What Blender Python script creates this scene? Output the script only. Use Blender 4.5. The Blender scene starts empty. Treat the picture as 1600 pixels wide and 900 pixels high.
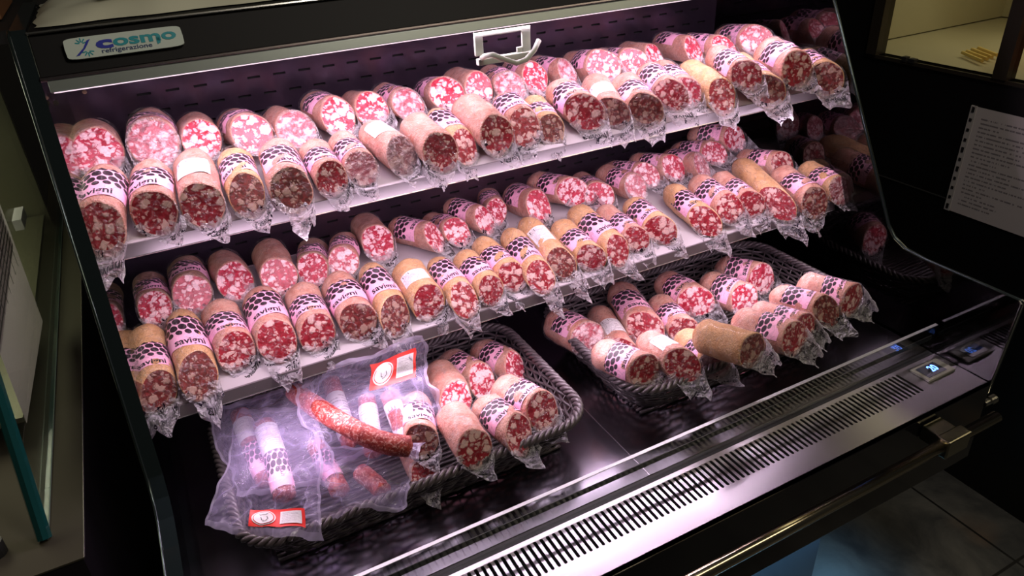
import bpy, bmesh, math, random
from mathutils import Vector, Matrix, noise
random.seed(7)
sc = bpy.context.scene
col = sc.collection
H = 1.72                     # camera height; case heights below are given relative to it
def Z(r): return H + r

# ------------------------------------------------------------------ camera
R = ((0.88377693, -0.46548596, -0.04755169),      # image right, in world axes
     (-0.26812142, -0.42051423, -0.86676334),     # image down
     (0.38347, 0.77877507, -0.49644754))          # view direction
FPX = 1136.96
cam = bpy.data.cameras.new('camera'); cam.sensor_width = 36; cam.lens = 36*FPX/1600
cam.clip_start = 0.01
co = bpy.data.objects.new('camera', cam); col.objects.link(co)
m = Matrix(((R[0][0], -R[1][0], -R[2][0], 0), (R[0][1], -R[1][1], -R[2][1], 0),
            (R[0][2], -R[1][2], -R[2][2], H), (0, 0, 0, 1)))
co.matrix_world = m
sc.camera = co
sc.view_settings.view_transform = 'Standard'; sc.view_settings.look = 'None'
sc.view_settings.gamma = 1; sc.view_settings.use_curve_mapping = False
sc.view_settings.exposure = 0.22
try: sc.cycles.transparent_max_bounces = 24
except Exception: pass

# ------------------------------------------------------------------ world + lights
w = bpy.data.worlds.new('room_ambience'); sc.world = w; w.use_nodes = True
w.node_tree.nodes['Background'].inputs[0].default_value = (0.9, 0.85, 0.8, 1)
w.node_tree.nodes['Background'].inputs[1].default_value = 0.012

def area(name, loc, target, sx, sy, power, color, parent=None, spread=None):
    l = bpy.data.lights.new(name, 'AREA'); l.shape = 'RECTANGLE'; l.size = sx; l.size_y = sy
    l.energy = power; l.color = color
    if spread: l.spread = math.radians(spread)
    o = bpy.data.objects.new(name, l); col.objects.link(o); o.location = loc
    o.rotation_euler = (Vector(target)-Vector(loc)).to_track_quat('-Z', 'X').to_euler()
    # make the long side run along world X
    z = (Vector(loc)-Vector(target)).normalized(); x = Vector((1, 0, 0)); x = (x-z*x.dot(z)).normalized(); y = z.cross(x)
    o.rotation_euler = Matrix((x, y, z)).transposed().to_euler()
    return o
PINK = (1.0, 0.76, 0.95)
LED_CANOPY, FILL_SHELF, FILL_DECK = 5.4, 3.2, 2.1
area('canopy_led_light', (0.66, 1.272, Z(-0.252)), (0.66, 1.34, Z(-0.75)), 1.46, 0.025, LED_CANOPY, PINK)
area('shelf_fill_light', (0.66, 1.10, Z(-0.505)), (0.66, 1.30, Z(-0.85)), 1.42, 0.02, FILL_SHELF, PINK)  # unseen fill added behind the top shelf's lip to light the lower row
area('deck_fill_light', (0.66, 1.02, Z(-0.775)), (0.66, 1.06, Z(-1.0)), 1.42, 0.02, FILL_DECK, PINK)  # unseen fill added behind the lower shelf's lip to light the baskets
area('ceiling_spot_light', (0.95, 0.2, 2.95), (0.1, 1.1, 1.0), 0.4, 0.25, 9, (1.0, 0.90, 0.80))
area('aisle_ceiling_light', (2.5, -0.4, 2.95), (2.0, 0.8, 0.5), 3.6, 0.4, 20, (1.0, 0.84, 0.58))
area('counter_fill_light', (-0.60, 1.75, 1.46), (-0.5, 1.65, 0.8), 0.25, 0.8, 4.5, (1.0, 0.92, 0.68))  # unseen fill added inside the left counter to brighten it
area('cabinet_lamp_light', (2.3, 1.15, 1.62), (2.28, 1.1, 1.0), 0.25, 0.6, 0.9, (1.0, 0.84, 0.55))
area('plinth_led_light', (0.95, 0.76, 0.30), (0.95, 0.77, 0.0), 0.7, 0.04, 2.5, (0.25, 0.62, 1.0), spread=100)

# ------------------------------------------------------------------ material helpers
def M(name, base=(.5, .5, .5), rough=.5, metal=0., spec=.5, coat=0., emit=None, es=0.):
    mt = bpy.data.materials.new(name); mt.use_nodes = True
    b = mt.node_tree.nodes['Principled BSDF']
    b.inputs['Base Color'].default_value = (*base, 1); b.inputs['Roughness'].default_value = rough
    b.inputs['Metallic'].default_value = metal; b.inputs['Specular IOR Level'].default_value = spec
    b.inputs['Coat Weight'].default_value = coat
    if emit: b.inputs['Emission Color'].default_value = (*emit, 1); b.inputs['Emission Strength'].default_value = es
    return mt
class NT:
    def __init__(s, mt): s.t = mt.node_tree; s.n = s.t.nodes; s.b = s.n.get('Principled BSDF')
    def new(s, ty, **k):
        n = s.n.new(ty)
        for a, v in k.items(): setattr(n, a, v)
        return n
    def link(s, a, b): s.t.links.new(a, b)
    def val(s, sock, v):
        if hasattr(v, 'is_linked') or isinstance(v, bpy.types.NodeSocket): s.link(v, sock)
        else: sock.default_value = v
    def math(s, op, a, b=0., c=None, clamp=False):
        n = s.new('ShaderNodeMath', operation=op); n.use_clamp = clamp
        s.val(n.inputs[0], a); s.val(n.inputs[1], b)
        if c is not None: s.val(n.inputs[2], c)
        return n.outputs[0]
    def ramp(s, v, lo, hi, a=0., b=1.):
        n = s.new('ShaderNodeMapRange'); n.interpolation_type = 'SMOOTHSTEP'
        s.val(n.inputs[0], v); n.inputs[1].default_value = lo; n.inputs[2].default_value = hi
        n.inputs[3].default_value = a; n.inputs[4].default_value = b
        return n.outputs[0]
    def mix(s, f, a, b):
        n = s.new('ShaderNodeMix', data_type='RGBA'); s.val(n.inputs[0], f)
        for i, v in ((6, a), (7, b)):
            if isinstance(v, bpy.types.NodeSocket): s.link(v, n.inputs[i])
            else: n.inputs[i].default_value = (*v, 1)
        return n.outputs[2]
    def coord(s, which='Object', scale=1., rnd=True):
        tc = s.new('ShaderNodeTexCoord'); v = tc.outputs[which]
        if rnd:
            oi = s.new('ShaderNodeObjectInfo'); a = s.new('ShaderNodeVectorMath', operation='SCALE')
            cb = s.new('ShaderNodeCombineXYZ'); s.link(oi.outputs['Random'], cb.inputs[0]); s.link(oi.outputs['Random'], cb.inputs[2])
            s.link(cb.outputs[0], a.inputs[0]); a.inputs['Scale'].default_value = 63.
            ad = s.new('ShaderNodeVectorMath', operation='ADD'); s.link(v, ad.inputs[0]); s.link(a.outputs[0], ad.inputs[1]); v = ad.outputs[0]
        if scale != 1.:
            sc_ = s.new('ShaderNodeVectorMath', operation='SCALE'); s.link(v, sc_.inputs[0]); sc_.inputs['Scale'].default_value = scale; v = sc_.outputs[0]
        return v
    def noise(s, v, scale, detail=2., rough=.5, dist=0.):
        n = s.new('ShaderNodeTexNoise'); s.link(v, n.inputs['Vector']); n.inputs['Scale'].default_value = scale
        n.inputs['Detail'].default_value = detail; n.inputs['Roughness'].default_value = rough; n.inputs['Distortion'].default_value = dist
        return n
    def voro(s, v, scale, feat='F1', rnd=1.):
        n = s.new('ShaderNodeTexVoronoi', feature=feat); s.link(v, n.inputs['Vector']); n.inputs['Scale'].default_value = scale
        n.inputs['Randomness'].default_value = rnd
        return n
    def warp(s, v, scale, amt):
        n = s.noise(v, scale, 2.); a = s.new('ShaderNodeVectorMath', operation='MULTIPLY_ADD')
        s.link(n.outputs['Color'], a.inputs[0]); a.inputs[1].default_value = (amt,)*3; s.link(v, a.inputs[2]); return a.outputs[0]
    def bump(s, h, strength=.3, dist=.01):
        n = s.new('ShaderNodeBump'); n.inputs['Strength'].default_value = strength; n.inputs['Distance'].default_value = dist
        s.link(h, n.inputs['Height']); return n.outputs[0]

def face_mat(name, lean, lean2, fat, amount):
    mt = M(name, rough=.32, spec=.4); t = NT(mt)
    v = t.coord('Object'); vw = t.warp(t.warp(v, 2.2, .45), 7., .16)
    big = t.voro(vw, 2.3); sep = t.new('ShaderNodeSeparateColor'); t.link(big.outputs['Color'], sep.inputs[0])
    thr = t.math('MULTIPLY', sep.outputs[0], .58*amount)
    f1 = t.ramp(t.math('SUBTRACT', thr, big.outputs['Distance']), -.13, .10)
    sm = t.voro(vw, 4.8); s2 = t.new('ShaderNodeSeparateColor'); t.link(sm.outputs['Color'], s2.inputs[0])
    f2 = t.ramp(t.math('SUBTRACT', t.math('MULTIPLY', s2.outputs[1], .50*amount), sm.outputs['Distance']), -.14, .12)
    nz = t.noise(vw, 5.0, 3.)
    fm = t.math('MAXIMUM', f1, t.math('MULTIPLY', f2, .8))
    leanc = t.mix(t.ramp(nz.outputs[0], .35, .65), lean, lean2)
    fatc = t.mix(t.ramp(t.noise(v, 9.).outputs[0], .35, .7), fat, tuple(min(1, c*1.15) for c in fat))
    t.link(t.mix(fm, leanc, fatc), t.b.inputs['Base Color'])
    t.link(t.bump(fm, .25, .01), t.b.inputs['Normal'])
    return mt
FACE = {'b': face_mat('bright_pork_face', (.34, .008, .028), (.52, .04, .08), (.84, .56, .58), 1.2),
        'm': face_mat('red_pork_face', (.20, .006, .013), (.33, .02, .034), (.66, .42, .39), 1.0),
        'd': face_mat('dark_cured_face', (.085, .014, .012), (.19, .026, .026), (.36, .22, .18), .95)}
def casing_mat(name, a, b, c, sca=1.):
    mt = M(name, rough=.5, spec=.35, coat=.25); t = NT(mt)
    v = t.coord('Object', scale=sca); n1 = t.noise(v, 1.6, 4., .6); n2 = t.noise(v, 7., 3., .7)
    c1 = t.mix(t.ramp(n1.outputs[0], .35, .65), a, b)
    t.link(t.mix(t.ramp(n2.outputs[0], .55, .75, 0, .6), c1, c), t.b.inputs['Base Color'])
    t.link(t.bump(n2.outputs[0], .35, .03/sca), t.b.inputs['Normal'])
    t.b.inputs['Coat Roughness'].default_value = .15
    return mt
CASE = {'t': casing_mat('tan_casing', (.52, .27, .12), (.62, .36, .19), (.70, .50, .33)),
        'p': casing_mat('pink_mould_casing', (.47, .19, .14), (.57, .31, .24), (.70, .50, .44)),
        'w': casing_mat('brown_casing', (.30, .15, .10), (.42, .24, .17), (.58, .42, .34))}
def band_mat(name):
    mt = M(name, rough=.45); t = NT(mt)
    uv = t.new('ShaderNodeUVMap'); s = t.new('ShaderNodeSeparateXYZ'); t.link(uv.outputs[0], s.inputs[0])
    U, V = s.outputs[0], s.outputs[1]
    rowf = t.math('MULTIPLY', t.math('SUBTRACT', V, .34), 5.2); row = t.math('FLOOR', rowf)
    fr = t.math('SUBTRACT', t.math('SUBTRACT', rowf, row), .5)
    off = t.math('MULTIPLY', t.math('MODULO', t.math('ADD', row, 10.), 2.), .5)
    cu = t.math('ADD', t.math('MULTIPLY', U, 6.8), off); fu = t.math('SUBTRACT', t.math('SUBTRACT', cu, t.math('FLOOR', cu)), .5)
    skew = t.math('ADD', fu, t.math('MULTIPLY', fr, .16))
    d = t.math('SQRT', t.math('ADD', t.math('POWER', t.math('MULTIPLY', skew, 1.0), 2.), t.math('POWER', t.math('MULTIPLY', fr, .92), 2.)))
    size = t.math('SUBTRACT', .46, t.math('MULTIPLY', t.ramp(V, .34, .55, 1., 0.), .20))
    dot = t.math('MULTIPLY', t.math('LESS_THAN', d, size), t.math('GREATER_THAN', V, .345))
    t.link(t.mix(dot, (.90, .45, .64), (.022, .008, .016)), t.b.inputs['Base Color'])
    return mt
BAND = band_mat('pink_label_paper')
INK = M('black_ink', (.012, .010, .014), .5)
def print_mat(name, paper, ink, lines, cols=1.):
    """paper with rows of small grey print, in UV space"""
    mt = M(name, rough=.55); t = NT(mt)
    uv = t.new('ShaderNodeUVMap'); s = t.new('ShaderNodeSeparateXYZ'); t.link(uv.outputs[0], s.inputs[0])
    U, V = s.outputs[0], s.outputs[1]
    r = t.math('MULTIPLY', V, lines); fl = t.math('FLOOR', r); fr = t.math('SUBTRACT', r, fl)
    ln = t.math('MULTIPLY', t.math('GREATER_THAN', fr, .35), t.math('LESS_THAN', fr, .72))
    cb = t.new('ShaderNodeCombineXYZ'); t.link(t.math('MULTIPLY', U, 38.*cols), cb.inputs[0]); t.link(t.math('MULTIPLY', fl, 7.3), cb.inputs[1])
    n = t.noise(cb.outputs[0], 1., 1.); wd = t.math('GREATER_THAN', n.outputs[0], .45)
    wn = t.new('ShaderNodeTexWhiteNoise', noise_dimensions='1D'); t.link(fl, wn.inputs['W'])
    le = t.math('LESS_THAN', U, t.math('ADD', .35, t.math('MULTIPLY', wn.outputs[0], .6)))
    inm = t.math('MULTIPLY', t.math('GREATER_THAN', U, .08), t.math('MULTIPLY', t.math('GREATER_THAN', V, .07), t.math('LESS_THAN', V, .93)))
    mk = t.math('MULTIPLY', t.math('MULTIPLY', ln, wd), t.math('MULTIPLY', le, inm))
    t.link(t.mix(mk, paper, ink), t.b.inputs['Base Color'])
    return mt
STICK = print_mat('printed_sticker_paper', (.70, .67, .70), (.36, .32, .36), 14)

def film_mat(name, base, ridge, white=(.93, .88, .95), ink=0., scale=1., rough=.16):
    mt = bpy.data.materials.new(name); mt.use_nodes = True; t = NT(mt)
    b = t.b; out = t.n['Material Output']
    b.inputs['Base Color'].default_value = (*white, 1); b.inputs['Roughness'].default_value = rough; b.inputs['Specular IOR Level'].default_value = .7
    v = t.coord('Object', scale); vw = t.warp(v, 1.3, .9)
    n1 = t.noise(vw, 2.2, 2.); n2 = t.noise(vw, 5.5, 2.)
    r1 = t.ramp(t.math('ABSOLUTE', t.math('SUBTRACT', n1.outputs[0], .5)), .0, .045, 1., 0.)
    r2 = t.ramp(t.math('ABSOLUTE', t.math('SUBTRACT', n2.outputs[0], .5)), .0, .05, .7, 0.)
    gate = t.ramp(t.noise(v, 1.1, 1.).outputs[0], .42, .62)
    rr = t.math('MULTIPLY', t.math('MAXIMUM', r1, t.math('MULTIPLY', r2, gate)), ridge)  # white streaks paint highlights along the film's wrinkles
    fac = t.math('ADD', rr, base, clamp=True)
    if ink:
        n3 = t.noise(t.warp(v, 3.5, .5), 3.6, 1.5, .6)
        k = t.math('MULTIPLY', t.ramp(t.math('ABSOLUTE', t.math('SUBTRACT', n3.outputs[0], .56)), .018, .034, 1., 0.), t.ramp(t.noise(v, 2.3).outputs[0], .48, .56))
        k = t.math('MULTIPLY', k, ink)
        t.link(t.mix(k, white, (.02, .012, .03)), b.inputs['Base Color']); fac = t.math('MAXIMUM', fac, k)
    t.link(t.bump(t.math('ADD', n1.outputs[0], t.math('MULTIPLY', n2.outputs[0], .5)), .8, .12/scale), b.inputs['Normal'])
    tr = t.new('ShaderNodeBsdfTransparent'); mx = t.new('ShaderNodeMixShader')
    tl = t.new('ShaderNodeBsdfTranslucent'); m2 = t.new('ShaderNodeMixShader'); m2.inputs[0].default_value = .5; tl.inputs[0].default_value = (*white, 1)
    if b.inputs['Base Color'].is_linked: t.link(b.inputs['Base Color'].links[0].from_socket, tl.inputs[0])
    t.link(b.outputs[0], m2.inputs[1]); t.link(tl.outputs[0], m2.inputs[2])
    t.link(fac, mx.inputs[0]); t.link(tr.outputs[0], mx.inputs[1]); t.link(m2.outputs[0], mx.inputs[2]); t.link(mx.outputs[0], out.inputs[0])
    return mt
FILM = film_mat('clear_film', .03, .24, scale=.7)
FILMH = film_mat('cloudy_film', .30, .45, white=(.97, .93, .98), ink=.5)
FLAP = film_mat('crumpled_film', .58, .42, white=(.95, .92, .98), ink=1., scale=.6)
POUCH = film_mat('pouch_film', .19, .16, white=(.64, .56, .86), scale=5., rough=.14)
POUCHE = film_mat('pouch_seal_film', .36, .18, white=(.70, .63, .88), scale=5., rough=.14)

def brushed(name, c, rough, metal=1., amt=.015):
    mt = M(name, c, rough, metal); t = NT(mt); v = t.coord('Object', rnd=False)
    s = t.noise(v, 5., 2.)
    t.link(t.ramp(s.outputs[0], .35, .7, rough-.02, rough+.05), t.b.inputs['Roughness'])
    return mt
STEEL = brushed('brushed_steel', (.46, .44, .47), .30)
DECK = brushed('dark_steel_deck', (.20, .19, .22), .20)
ALU = M('aluminium_profile', (.30, .34, .33), .35, .6)
SHELFM = M('white_enamel_shelf', (.48, .44, .47), .35)
LIPM = M('grey_shelf_lip', (.20, .175, .19), .38, .4)
FASCIA = M('satin_black_fascia', (.006, .006, .007), .6, 0., .2)
BLACK = M('gloss_black_panel', (.005, .005, .007), .12, 0., .32)
MATTE = M('matte_black', (.008, .008, .009), .6)
VOID = M('dark_cavity', (.002, .002, .002), .9)
BACKP = brushed('dark_back_panel', (.075, .055, .085), .22, .8)
CHROME = M('polished_rail', (.62, .55, .40), .16, 1.)
GREY = M('grey_plastic', (.36, .39, .33), .4)
WHITEP = M('white_plastic', (.72, .70, .70), .4)
LEDM = M('led_strip', (1, 1, 1), .5, emit=(1., .72, .88), es=.9)
OLIVE = brushed('olive_steel', (.26, .25, .17), .38, .5)
WOODM = M('brown_board', (.16, .07, .03), .5)
RED = M('red_sticker', (.80, .035, .030), .45)
WHITE = M('white_paper', (.80, .76, .78), .6)
def glass_mat(name, tint, refl, edge=False):
    mt = bpy.data.materials.new(name); mt.use_nodes = True; t = NT(mt); out = t.n['Material Output']
    t.n.remove(t.b)
    tr = t.new('ShaderNodeBsdfTransparent'); tr.inputs[0].default_value = (*tint, 1)
    gl = t.new('ShaderNodeBsdfGlossy'); gl.inputs['Roughness'].default_value = .02
    g = t.new('ShaderNodeNewGeometry'); dp = t.new('ShaderNodeVectorMath', operation='DOT_PRODUCT'); t.link(g.outputs['Normal'], dp.inputs[0]); t.link(g.outputs['Incoming'], dp.inputs[1])
    k = t.math('POWER', t.math('SUBTRACT', 1., t.math('ABSOLUTE', dp.outputs['Value']), clamp=True), 5.)
    f = t.math('MULTIPLY', t.math('ADD', .043, t.math('MULTIPLY', k, .957)), refl, clamp=True)
    mx = t.new('ShaderNodeMixShader'); t.link(f, mx.inputs[0]); t.link(tr.outputs[0], mx.inputs[1]); t.link(gl.outputs[0], mx.inputs[2]); t.link(mx.outputs[0], out.inputs[0])
    return mt
GLASS = glass_mat('clear_glass', (.90, .93, .91), 1.0)
TINTG = glass_mat('smoked_end_glass', (.30, .30, .30), 1.6)
GEDGE = M('green_glass_edge', (.006, .05, .05), .1, 0., .8)
DEDGE = M('dark_glass_edge', (.010, .016, .018), .12, 0., .8)

# ------------------------------------------------------------------ mesh helpers
class B:
    def __init__(s): s.v = []; s.f = []; s.m = []; s.uv = {}
    def add(s, vs, fs, mi=0):
        o = len(s.v); s.v += [tuple(p) for p in vs]
        for f in fs: s.f.append(tuple(i+o for i in f)); s.m.append(mi)
        return o
    def box(s, a, b, mi=0):
        x0, y0, z0 = a; x1, y1, z1 = b
        s.add([(x0,y0,z0),(x1,y0,z0),(x1,y1,z0),(x0,y1,z0),(x0,y0,z1),(x1,y0,z1),(x1,y1,z1),(x0,y1,z1)],
              [(0,3,2,1),(4,5,6,7),(0,1,5,4),(1,2,6,5),(2,3,7,6),(3,0,4,7)], mi)
    def prism_x(s, prof, x0, x1, mi=0):
        n = len(prof); vs = [(x0, y, z) for y, z in prof]+[(x1, y, z) for y, z in prof]
        fs = [tuple(range(n)), tuple(range(2*n-1, n-1, -1))]+[(i, i+n, (i+1) % n+n, (i+1) % n) for i in range(n)]
        s.add(vs, fs, mi)
    def hull8(s, a, b, mi=0):      # two quads (4 pts each) joined
        s.add(list(a)+list(b), [(3,2,1,0),(4,5,6,7),(0,1,5,4),(1,2,6,5),(2,3,7,6),(3,0,4,7)], mi)
    def tube(s, path, r, seg=8, mi=0, closed=False, caps=True):
        P = [Vector(p) for p in path]; n = len(P); vs = []; rr = r if isinstance(r, (list, tuple)) else [r]*n
        up = Vector((0, 0, 1)); prev = None
        for i, p in enumerate(P):
            a = P[(i-1) % n] if closed or i else P[i]; b = P[(i+1) % n] if closed or i < n-1 else P[i]
            d = (b-a).normalized()
            if prev is None:
                x = d.cross(up)
                if x.length < 1e-3: x = d.cross(Vector((1, 0, 0)))
            else: x = prev-d*prev.dot(d)
            x.normalize(); prev = x; y = d.cross(x)
            for k in range(seg):
                an = 2*math.pi*k/seg; vs.append(p+(x*math.cos(an)+y*math.sin(an))*rr[i])
        fs = []
        for i in range(n if closed else n-1):
            j = (i+1) % n
            for k in range(seg): fs.append((i*seg+k, i*seg+(k+1) % seg, j*seg+(k+1) % seg, j*seg+k))
        if caps and not closed: fs += [tuple(range(seg))[::-1], tuple((n-1)*seg+k for k in range(seg))]
        s.add(vs, fs, mi)
    def grid(s, fn, nu, nv, mi=0, mfn=None):
        vs = []; o = len(s.v)
        for j in range(nv+1):
            for i in range(nu+1):
                vs.append(fn(i/nu, j/nv)); s.uv[o+j*(nu+1)+i] = (i/nu, j/nv)
        fs = [(j*(nu+1)+i, j*(nu+1)+i+1, (j+1)*(nu+1)+i+1, (j+1)*(nu+1)+i) for j in range(nv) for i in range(nu)]
        a = len(s.f); s.add(vs, fs, mi)
        if mfn:
            for j in range(nv):
                for i in range(nu): s.m[a+j*nu+i] = mfn((i+.5)/nu, (j+.5)/nv)
    def mesh(s, name, mats, smooth=False, auto=None):
        me = bpy.data.meshes.new(name); me.from_pydata(s.v, [], s.f)
        for q in mats: me.materials.append(q)
        for p, mi in zip(me.polygons, s.m): p.material_index = mi; p.use_smooth = smooth
        if s.uv:
            ul = me.uv_layers.new(name='UVMap')
            for l in me.loops: ul.data[l.index].uv = s.uv.get(l.vertex_index, (0, 0))
        me.update(); return me
    def build(s, name, mats, parent=None, smooth=False, bevel=0., loc=None):
        if not isinstance(mats, (list, tuple)): mats = [mats]
        o = link(name, s.mesh(name, mats, smooth), parent)
        if loc: o.location = loc
        if bevel:
            bm_ = bmesh.new(); bm_.from_mesh(o.data); bmesh.ops.recalc_face_normals(bm_, faces=bm_.faces); bm_.to_mesh(o.data); bm_.free()
            md = o.modifiers.new('bevel', 'BEVEL'); md.width = bevel; md.segments = 2; md.limit_method = 'ANGLE'
        return o
def link(name, me, parent=None):
    o = bpy.data.objects.new(name, me); col.objects.link(o)
    if parent: o.parent = parent
    return o
def tag(o, label=None, cat=None, group=None, kind=None):
    if label: o['label'] = label
    if cat: o['category'] = cat
    if group: o['group'] = group
    if kind: o['kind'] = kind
    return o
def empty(name, loc=(0, 0, 0), label=None, cat=None, group=None):
    o = bpy.data.objects.new(name, None); col.objects.link(o); o.location = loc; o.empty_display_size = .02
    return tag(o, label, cat, group)
def text_mesh(txt, size, shear=0., offset=0., spacing=1.):
    """flat lettering as (verts, faces), centred on the origin"""
    c = bpy.data.curves.new('lettering', 'FONT'); c.body = txt; c.size = size; c.align_x = 'CENTER'; c.align_y = 'CENTER'
    c.shear = shear; c.offset = offset; c.space_character = spacing; c.resolution_u = 3
    o = bpy.data.objects.new('lettering', c); col.objects.link(o)
    dg = bpy.context.evaluated_depsgraph_get(); me = bpy.data.meshes.new_from_object(o.evaluated_get(dg))
    vs = [v.co.copy() for v in me.vertices]; fs = [tuple(p.vertices) for p in me.polygons]
    bpy.data.objects.remove(o); bpy.data.curves.remove(c); bpy.data.meshes.remove(me)
    return vs, fs
def ray(u, v):
    a = (u-800, v-450, FPX)
    return Vector([R[0][i]*a[0]+R[1][i]*a[1]+R[2][i]*a[2] for i in range(3)]).normalized()
def at_plane(u, v, p0, n):
    d = ray(u, v); c = Vector((0, 0, H)); return c+d*((Vector(p0)-c).dot(n)/d.dot(n))
def nz(x, y, z=0., s=1.): return noise.noise(Vector((x*s, y*s, z*s+3.7)))

# ================================================================== SETTING
b = B(); b.grid(lambda u, v: (-3+7.5*u, -2+6.5*v, 0), 1, 1)
def slate():
    mt = M('slate_tile_floor', rough=.4); t = NT(mt); v = t.coord('Object', rnd=False)
    br = t.new('ShaderNodeTexBrick'); t.link(v, br.inputs['Vector']); br.inputs['Scale'].default_value = 1.0
    br.inputs['Brick Width'].default_value = .6; br.inputs['Row Height'].default_value = .6; br.inputs['Mortar Size'].default_value = .004; br.offset = 0
    n = t.noise(t.warp(v, 2., .5), 4., 6., .65); c = t.mix(t.ramp(n.outputs[0], .3, .7), (.028, .031, .035), (.11, .11, .105))
    n2 = t.noise(v, 2.3, 3.); c = t.mix(t.ramp(n2.outputs[0], .56, .70, 0, .6), c, (.16, .10, .06))
    t.link(t.mix(br.outputs['Fac'], c, (.01, .01, .01)), t.b.inputs['Base Color']); t.link(t.bump(n.outputs[0], .3, .01), t.b.inputs['Normal'])
    return mt
tag(b.build('floor', slate()), kind='structure')
WALLM = M('dark_wall_paint', (.018, .017, .017), .7)
b = B(); b.box((-3, 3.2, 0), (4.5, 3.3, 3.1)); tag(b.build('wall_back', WALLM), kind='structure')

# ================================================================== THE REFRIGERATED CASE
fr = empty('display_fridge', (0.66, 1.1, 0), 'black open-fronted refrigerated display case with glass ends, two lit shelves and a steel ledge', 'fridge')
FO = Vector((0.66, 1.1, 0))
def part(bb, name, mats, parent=None, **k):
    o = bb.build(name, mats, parent or fr, **k)
    if parent is None: o.location = -FO
    return o
XL, XR = -.118, 1.451
prof = [(1.42, -.10), (1.322, -.108)]
slope = lambda z: 1.381+.55*z
prof_pts = [(1.66, Z(-.165)), (1.305, Z(-.165)), (slope(-.17), Z(-.17)), (slope(-.60), Z(-.60)), (slope(-.70), Z(-.70)), (.968, Z(-.752)), (.945, Z(-.776)), (.915, Z(-.790)),
            (.86, Z(-.795)), (.652, Z(-.795)), (.645, Z(-.80)), (.652, Z(-1.0)), (.652, Z(-1.02)), (1.66, Z(-1.02))]
def end_panel(x0, x1, gmat, emat):
    bb = B(); n = len(prof_pts)
    vs = [(x0, y, z) for y, z in prof_pts]+[(x1, y, z) for y, z in prof_pts]
    bb.add(vs, [tuple(range(n)), tuple(range(2*n-1, n-1, -1))], 0)
    bb.add(vs, [(i, i+n, (i+1) % n+n, (i+1) % n) for i in range(n)], 1)
    return part(bb, 'end_panel', [gmat, emat])
end_panel(XL-.022, XL, GLASS, DEDGE)
end_panel(XR, XR+.012, TINTG, DEDGE)
# bright polished rim along each end panel's edge
for x, r_ in ((XL-.022, .0022), (XR+.006, .0026)):
    bb = B(); bb.tube([(x, y, z) for y, z in prof_pts[1:11]], r_, 6); part(bb, 'edge_trim', M('edge_trim_metal', (.05, .07, .07), .2, .8), smooth=True)
bb = B(); bb.tube([(XR+.006, .648, Z(-.80)), (XR+.006, .655, Z(-1.03))], .0035, 6); part(bb, 'edge_trim', M('edge_trim_clear', (.45, .46, .42), .15, .9), smooth=True)
# small bolts on the front edge of the left end panel
# cabinet body
bb = B()
bb.prism_x([(.652, Z(-1.004)), (.648, Z(-1.21)), (.70, Z(-1.235)), (1.66, Z(-1.235)), (1.66, Z(-1.03)), (.80, Z(-1.03)), (.80, Z(-1.02)), (.66, Z(-1.02))], XL-.02, XR+.006)
part(bb, 'cabinet_body', BLACK, bevel=.004)
bb = B(); bb.box((XL, .80, .03), (1.22, 1.62, Z(-1.235))); part(bb, 'plinth', M('plinth_black', (.010, .012, .015), .25))
for x in (XL+.05, 1.40):
    for y in (.80, 1.55):
        pass
bb = B(); bb.tube([(0.2, .74, Z(-1.236)), (1.40, .74, Z(-1.236))], .004, 6); part(bb, 'kick_trim', M('kick_trim_metal', (.25, .3, .33), .2, .9))
# back wall with rows of punched slots
def slotted_panel():
    bb = B(); y = 1.60; x0, x1 = XL, XR; rows = []
    z = -.343
    k = 0
    while z > -.99: rows.append((z, k)); z -= .0352; k += 1
    zt = -.20; hh = .0022; sw = .0255; pitch = .0525
    def q(xa, xb, za, zb): bb.add([(xa, y, Z(za)), (xb, y, Z(za)), (xb, y, Z(zb)), (xa, y, Z(zb))], [(0, 1, 2, 3)], 0)
    prev = zt
    for z, k in rows:
        q(x0, x1, z+hh, prev)
        xs = -.0015-(.026 if k % 2 else 0); prevx = x0; x = xs
        while x < x1-.06:
            if x > x0+.05: q(prevx, x, z-hh, z+hh); prevx = x+sw
            x += pitch
        q(prevx, x1, z-hh, z+hh); prev = z-hh
    q(x0, x1, -1.03, prev)
    bb.box((x0, y+.012, Z(-1.03)), (x1, y+.03, Z(-.17)), 1)
    return part(bb, 'back_panel', [BACKP, VOID])
slotted_panel()
# canopy: sloping black fascia with a top board behind it
bb = B(); bb.prism_x([(1.66, Z(-.17)), (1.66, Z(-.20)), (1.275, Z(-.222)), (slope(-.226), Z(-.227)), (slope(-.17)+.003, Z(-.172)), (1.292, Z(-.168)), (1.31, Z(-.17))], XL, XR)
part(bb, 'canopy', FASCIA, bevel=.002)
bb = B(); bb.tube([(XL, slope(-.17), Z(-.169)), (XR, slope(-.17), Z(-.169))], .0022, 6); part(bb, 'canopy_trim', M('trim_highlight', (.5, .5, .47), .22, 1.))
bb = B(); bb.tube([(XL, slope(-.226)-.001, Z(-.228)), (XR, slope(-.226)-.001, Z(-.228))], .0035, 8); part(bb, 'canopy_trim', M('trim_pink_steel', (.25, .22, .23), .25, 1.))
ls = B(); ls.prism_x([(1.252, Z(-.231)), (1.246, Z(-.246)), (1.262, Z(-.25)), (1.285, Z(-.231))], XL+.008, XR-.004)
lso = part(ls, 'light_strip', ALU, bevel=.001)
bb = B(); bb.box((XL+.012, 1.2452, Z(-.2472)), (XR-.006, 1.2470, Z(-.2462)))
part(bb, 'led_tube', LEDM, lso)
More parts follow.
